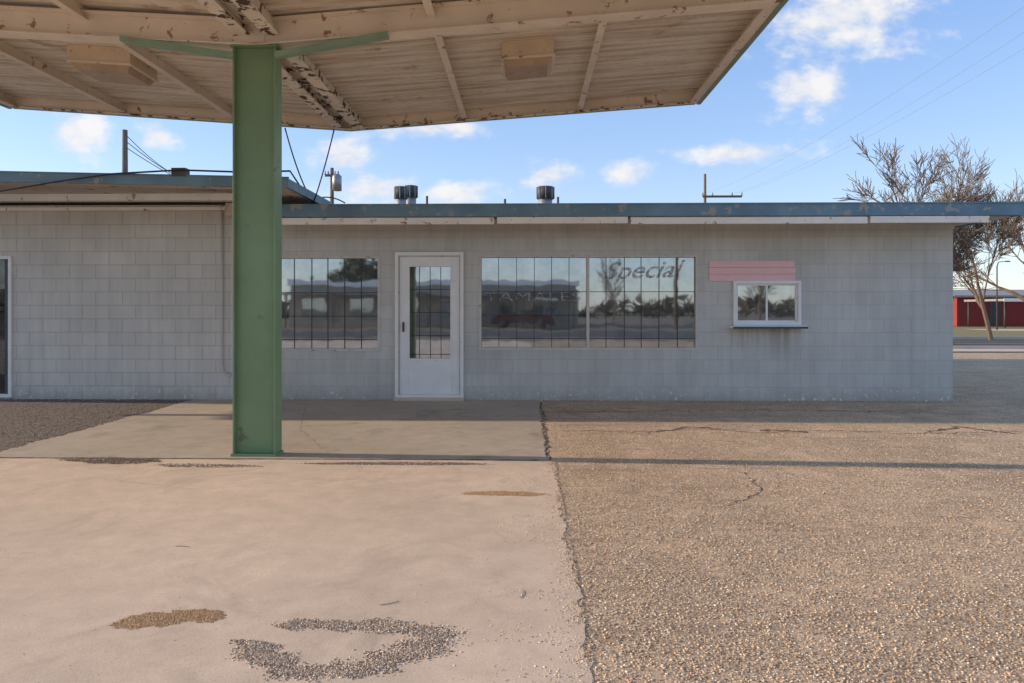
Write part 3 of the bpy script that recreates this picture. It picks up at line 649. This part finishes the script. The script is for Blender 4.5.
def wn(scale,detail,vec,rough=.6):
    n_=N.new("ShaderNodeTexNoise"); n_.inputs["Scale"].default_value=scale; n_.inputs["Detail"].default_value=detail; n_.inputs["Roughness"].default_value=rough; LK.new(vec,n_.inputs["Vector"]); return n_.outputs["Fac"]
st=N.new("ShaderNodeVectorMath"); st.operation='MULTIPLY'; LK.new(cmb.outputs[0],st.inputs[0]); st.inputs[1].default_value=(1,1.6,1)
cn=wn(13,6,st.outputs[0],.58)
blobs=[(80,133,50,28),(157,136,34,24),(345,158,46,34),(372,190,64,24),(462,194,50,18),(550,176,36,22),(630,173,36,17),(750,153,80,15),(800,88,62,34),(845,18,115,58),(430,130,80,14),(1120,110,80,30),(-120,100,90,40)]
mask=None
for (bx,by,rx,ry) in blobs:
    d=ray(bx,by); cu,cv=d[0]/d[1],d[2]/d[1]
    s1=N.new("ShaderNodeVectorMath"); s1.operation='SUBTRACT'; LK.new(cmb.outputs[0],s1.inputs[0]); s1.inputs[1].default_value=(cu,cv,0)
    s2=N.new("ShaderNodeVectorMath"); s2.operation='MULTIPLY'; LK.new(s1.outputs[0],s2.inputs[0]); s2.inputs[1].default_value=(F/rx,F/ry,0)
    s3=N.new("ShaderNodeVectorMath"); s3.operation='LENGTH'; LK.new(s2.outputs[0],s3.inputs[0])
    m_=mth('SUBTRACT',1.0,s3.outputs["Value"]); mask=m_ if mask is None else mth('MAXIMUM',mask,m_)
mask=mth('MAXIMUM',mask,-.6)
dens=mth('ADD',mask,mth('MULTIPLY',mth('SUBTRACT',cn,.5),2.6))
al=N.new("ShaderNodeMapRange"); al.interpolation_type='SMOOTHSTEP'; LK.new(dens,al.inputs[0]); al.inputs[1].default_value=.06; al.inputs[2].default_value=.95; al.inputs[3].default_value=0; al.inputs[4].default_value=.92
bg2=N.new("ShaderNodeBackground"); bg2.inputs[1].default_value=1.0
cr=N.new("ShaderNodeValToRGB"); LK.new(cn,cr.inputs[0]); cr.color_ramp.elements[0].position=.4; cr.color_ramp.elements[0].color=(.78,.81,.88,1); cr.color_ramp.elements[1].position=.62; cr.color_ramp.elements[1].color=(.98,.95,.93,1); LK.new(cr.outputs[0],bg2.inputs[0])
ms=N.new("ShaderNodeMixShader"); LK.new(mth('MULTIPLY',al.outputs[0],mth('GREATER_THAN',sep.outputs[2],0.0)),ms.inputs[0]); LK.new(bg.outputs[0],ms.inputs[1]); LK.new(bg2.outputs[0],ms.inputs[2]); LK.new(ms.outputs[0],out.inputs[0])
w.cycles.sampling_method='MANUAL'; w.cycles.sample_map_resolution=512
sc=bpy.context.scene; sc.view_settings.view_transform='Standard'; sc.view_settings.look='None'; sc.view_settings.exposure=0
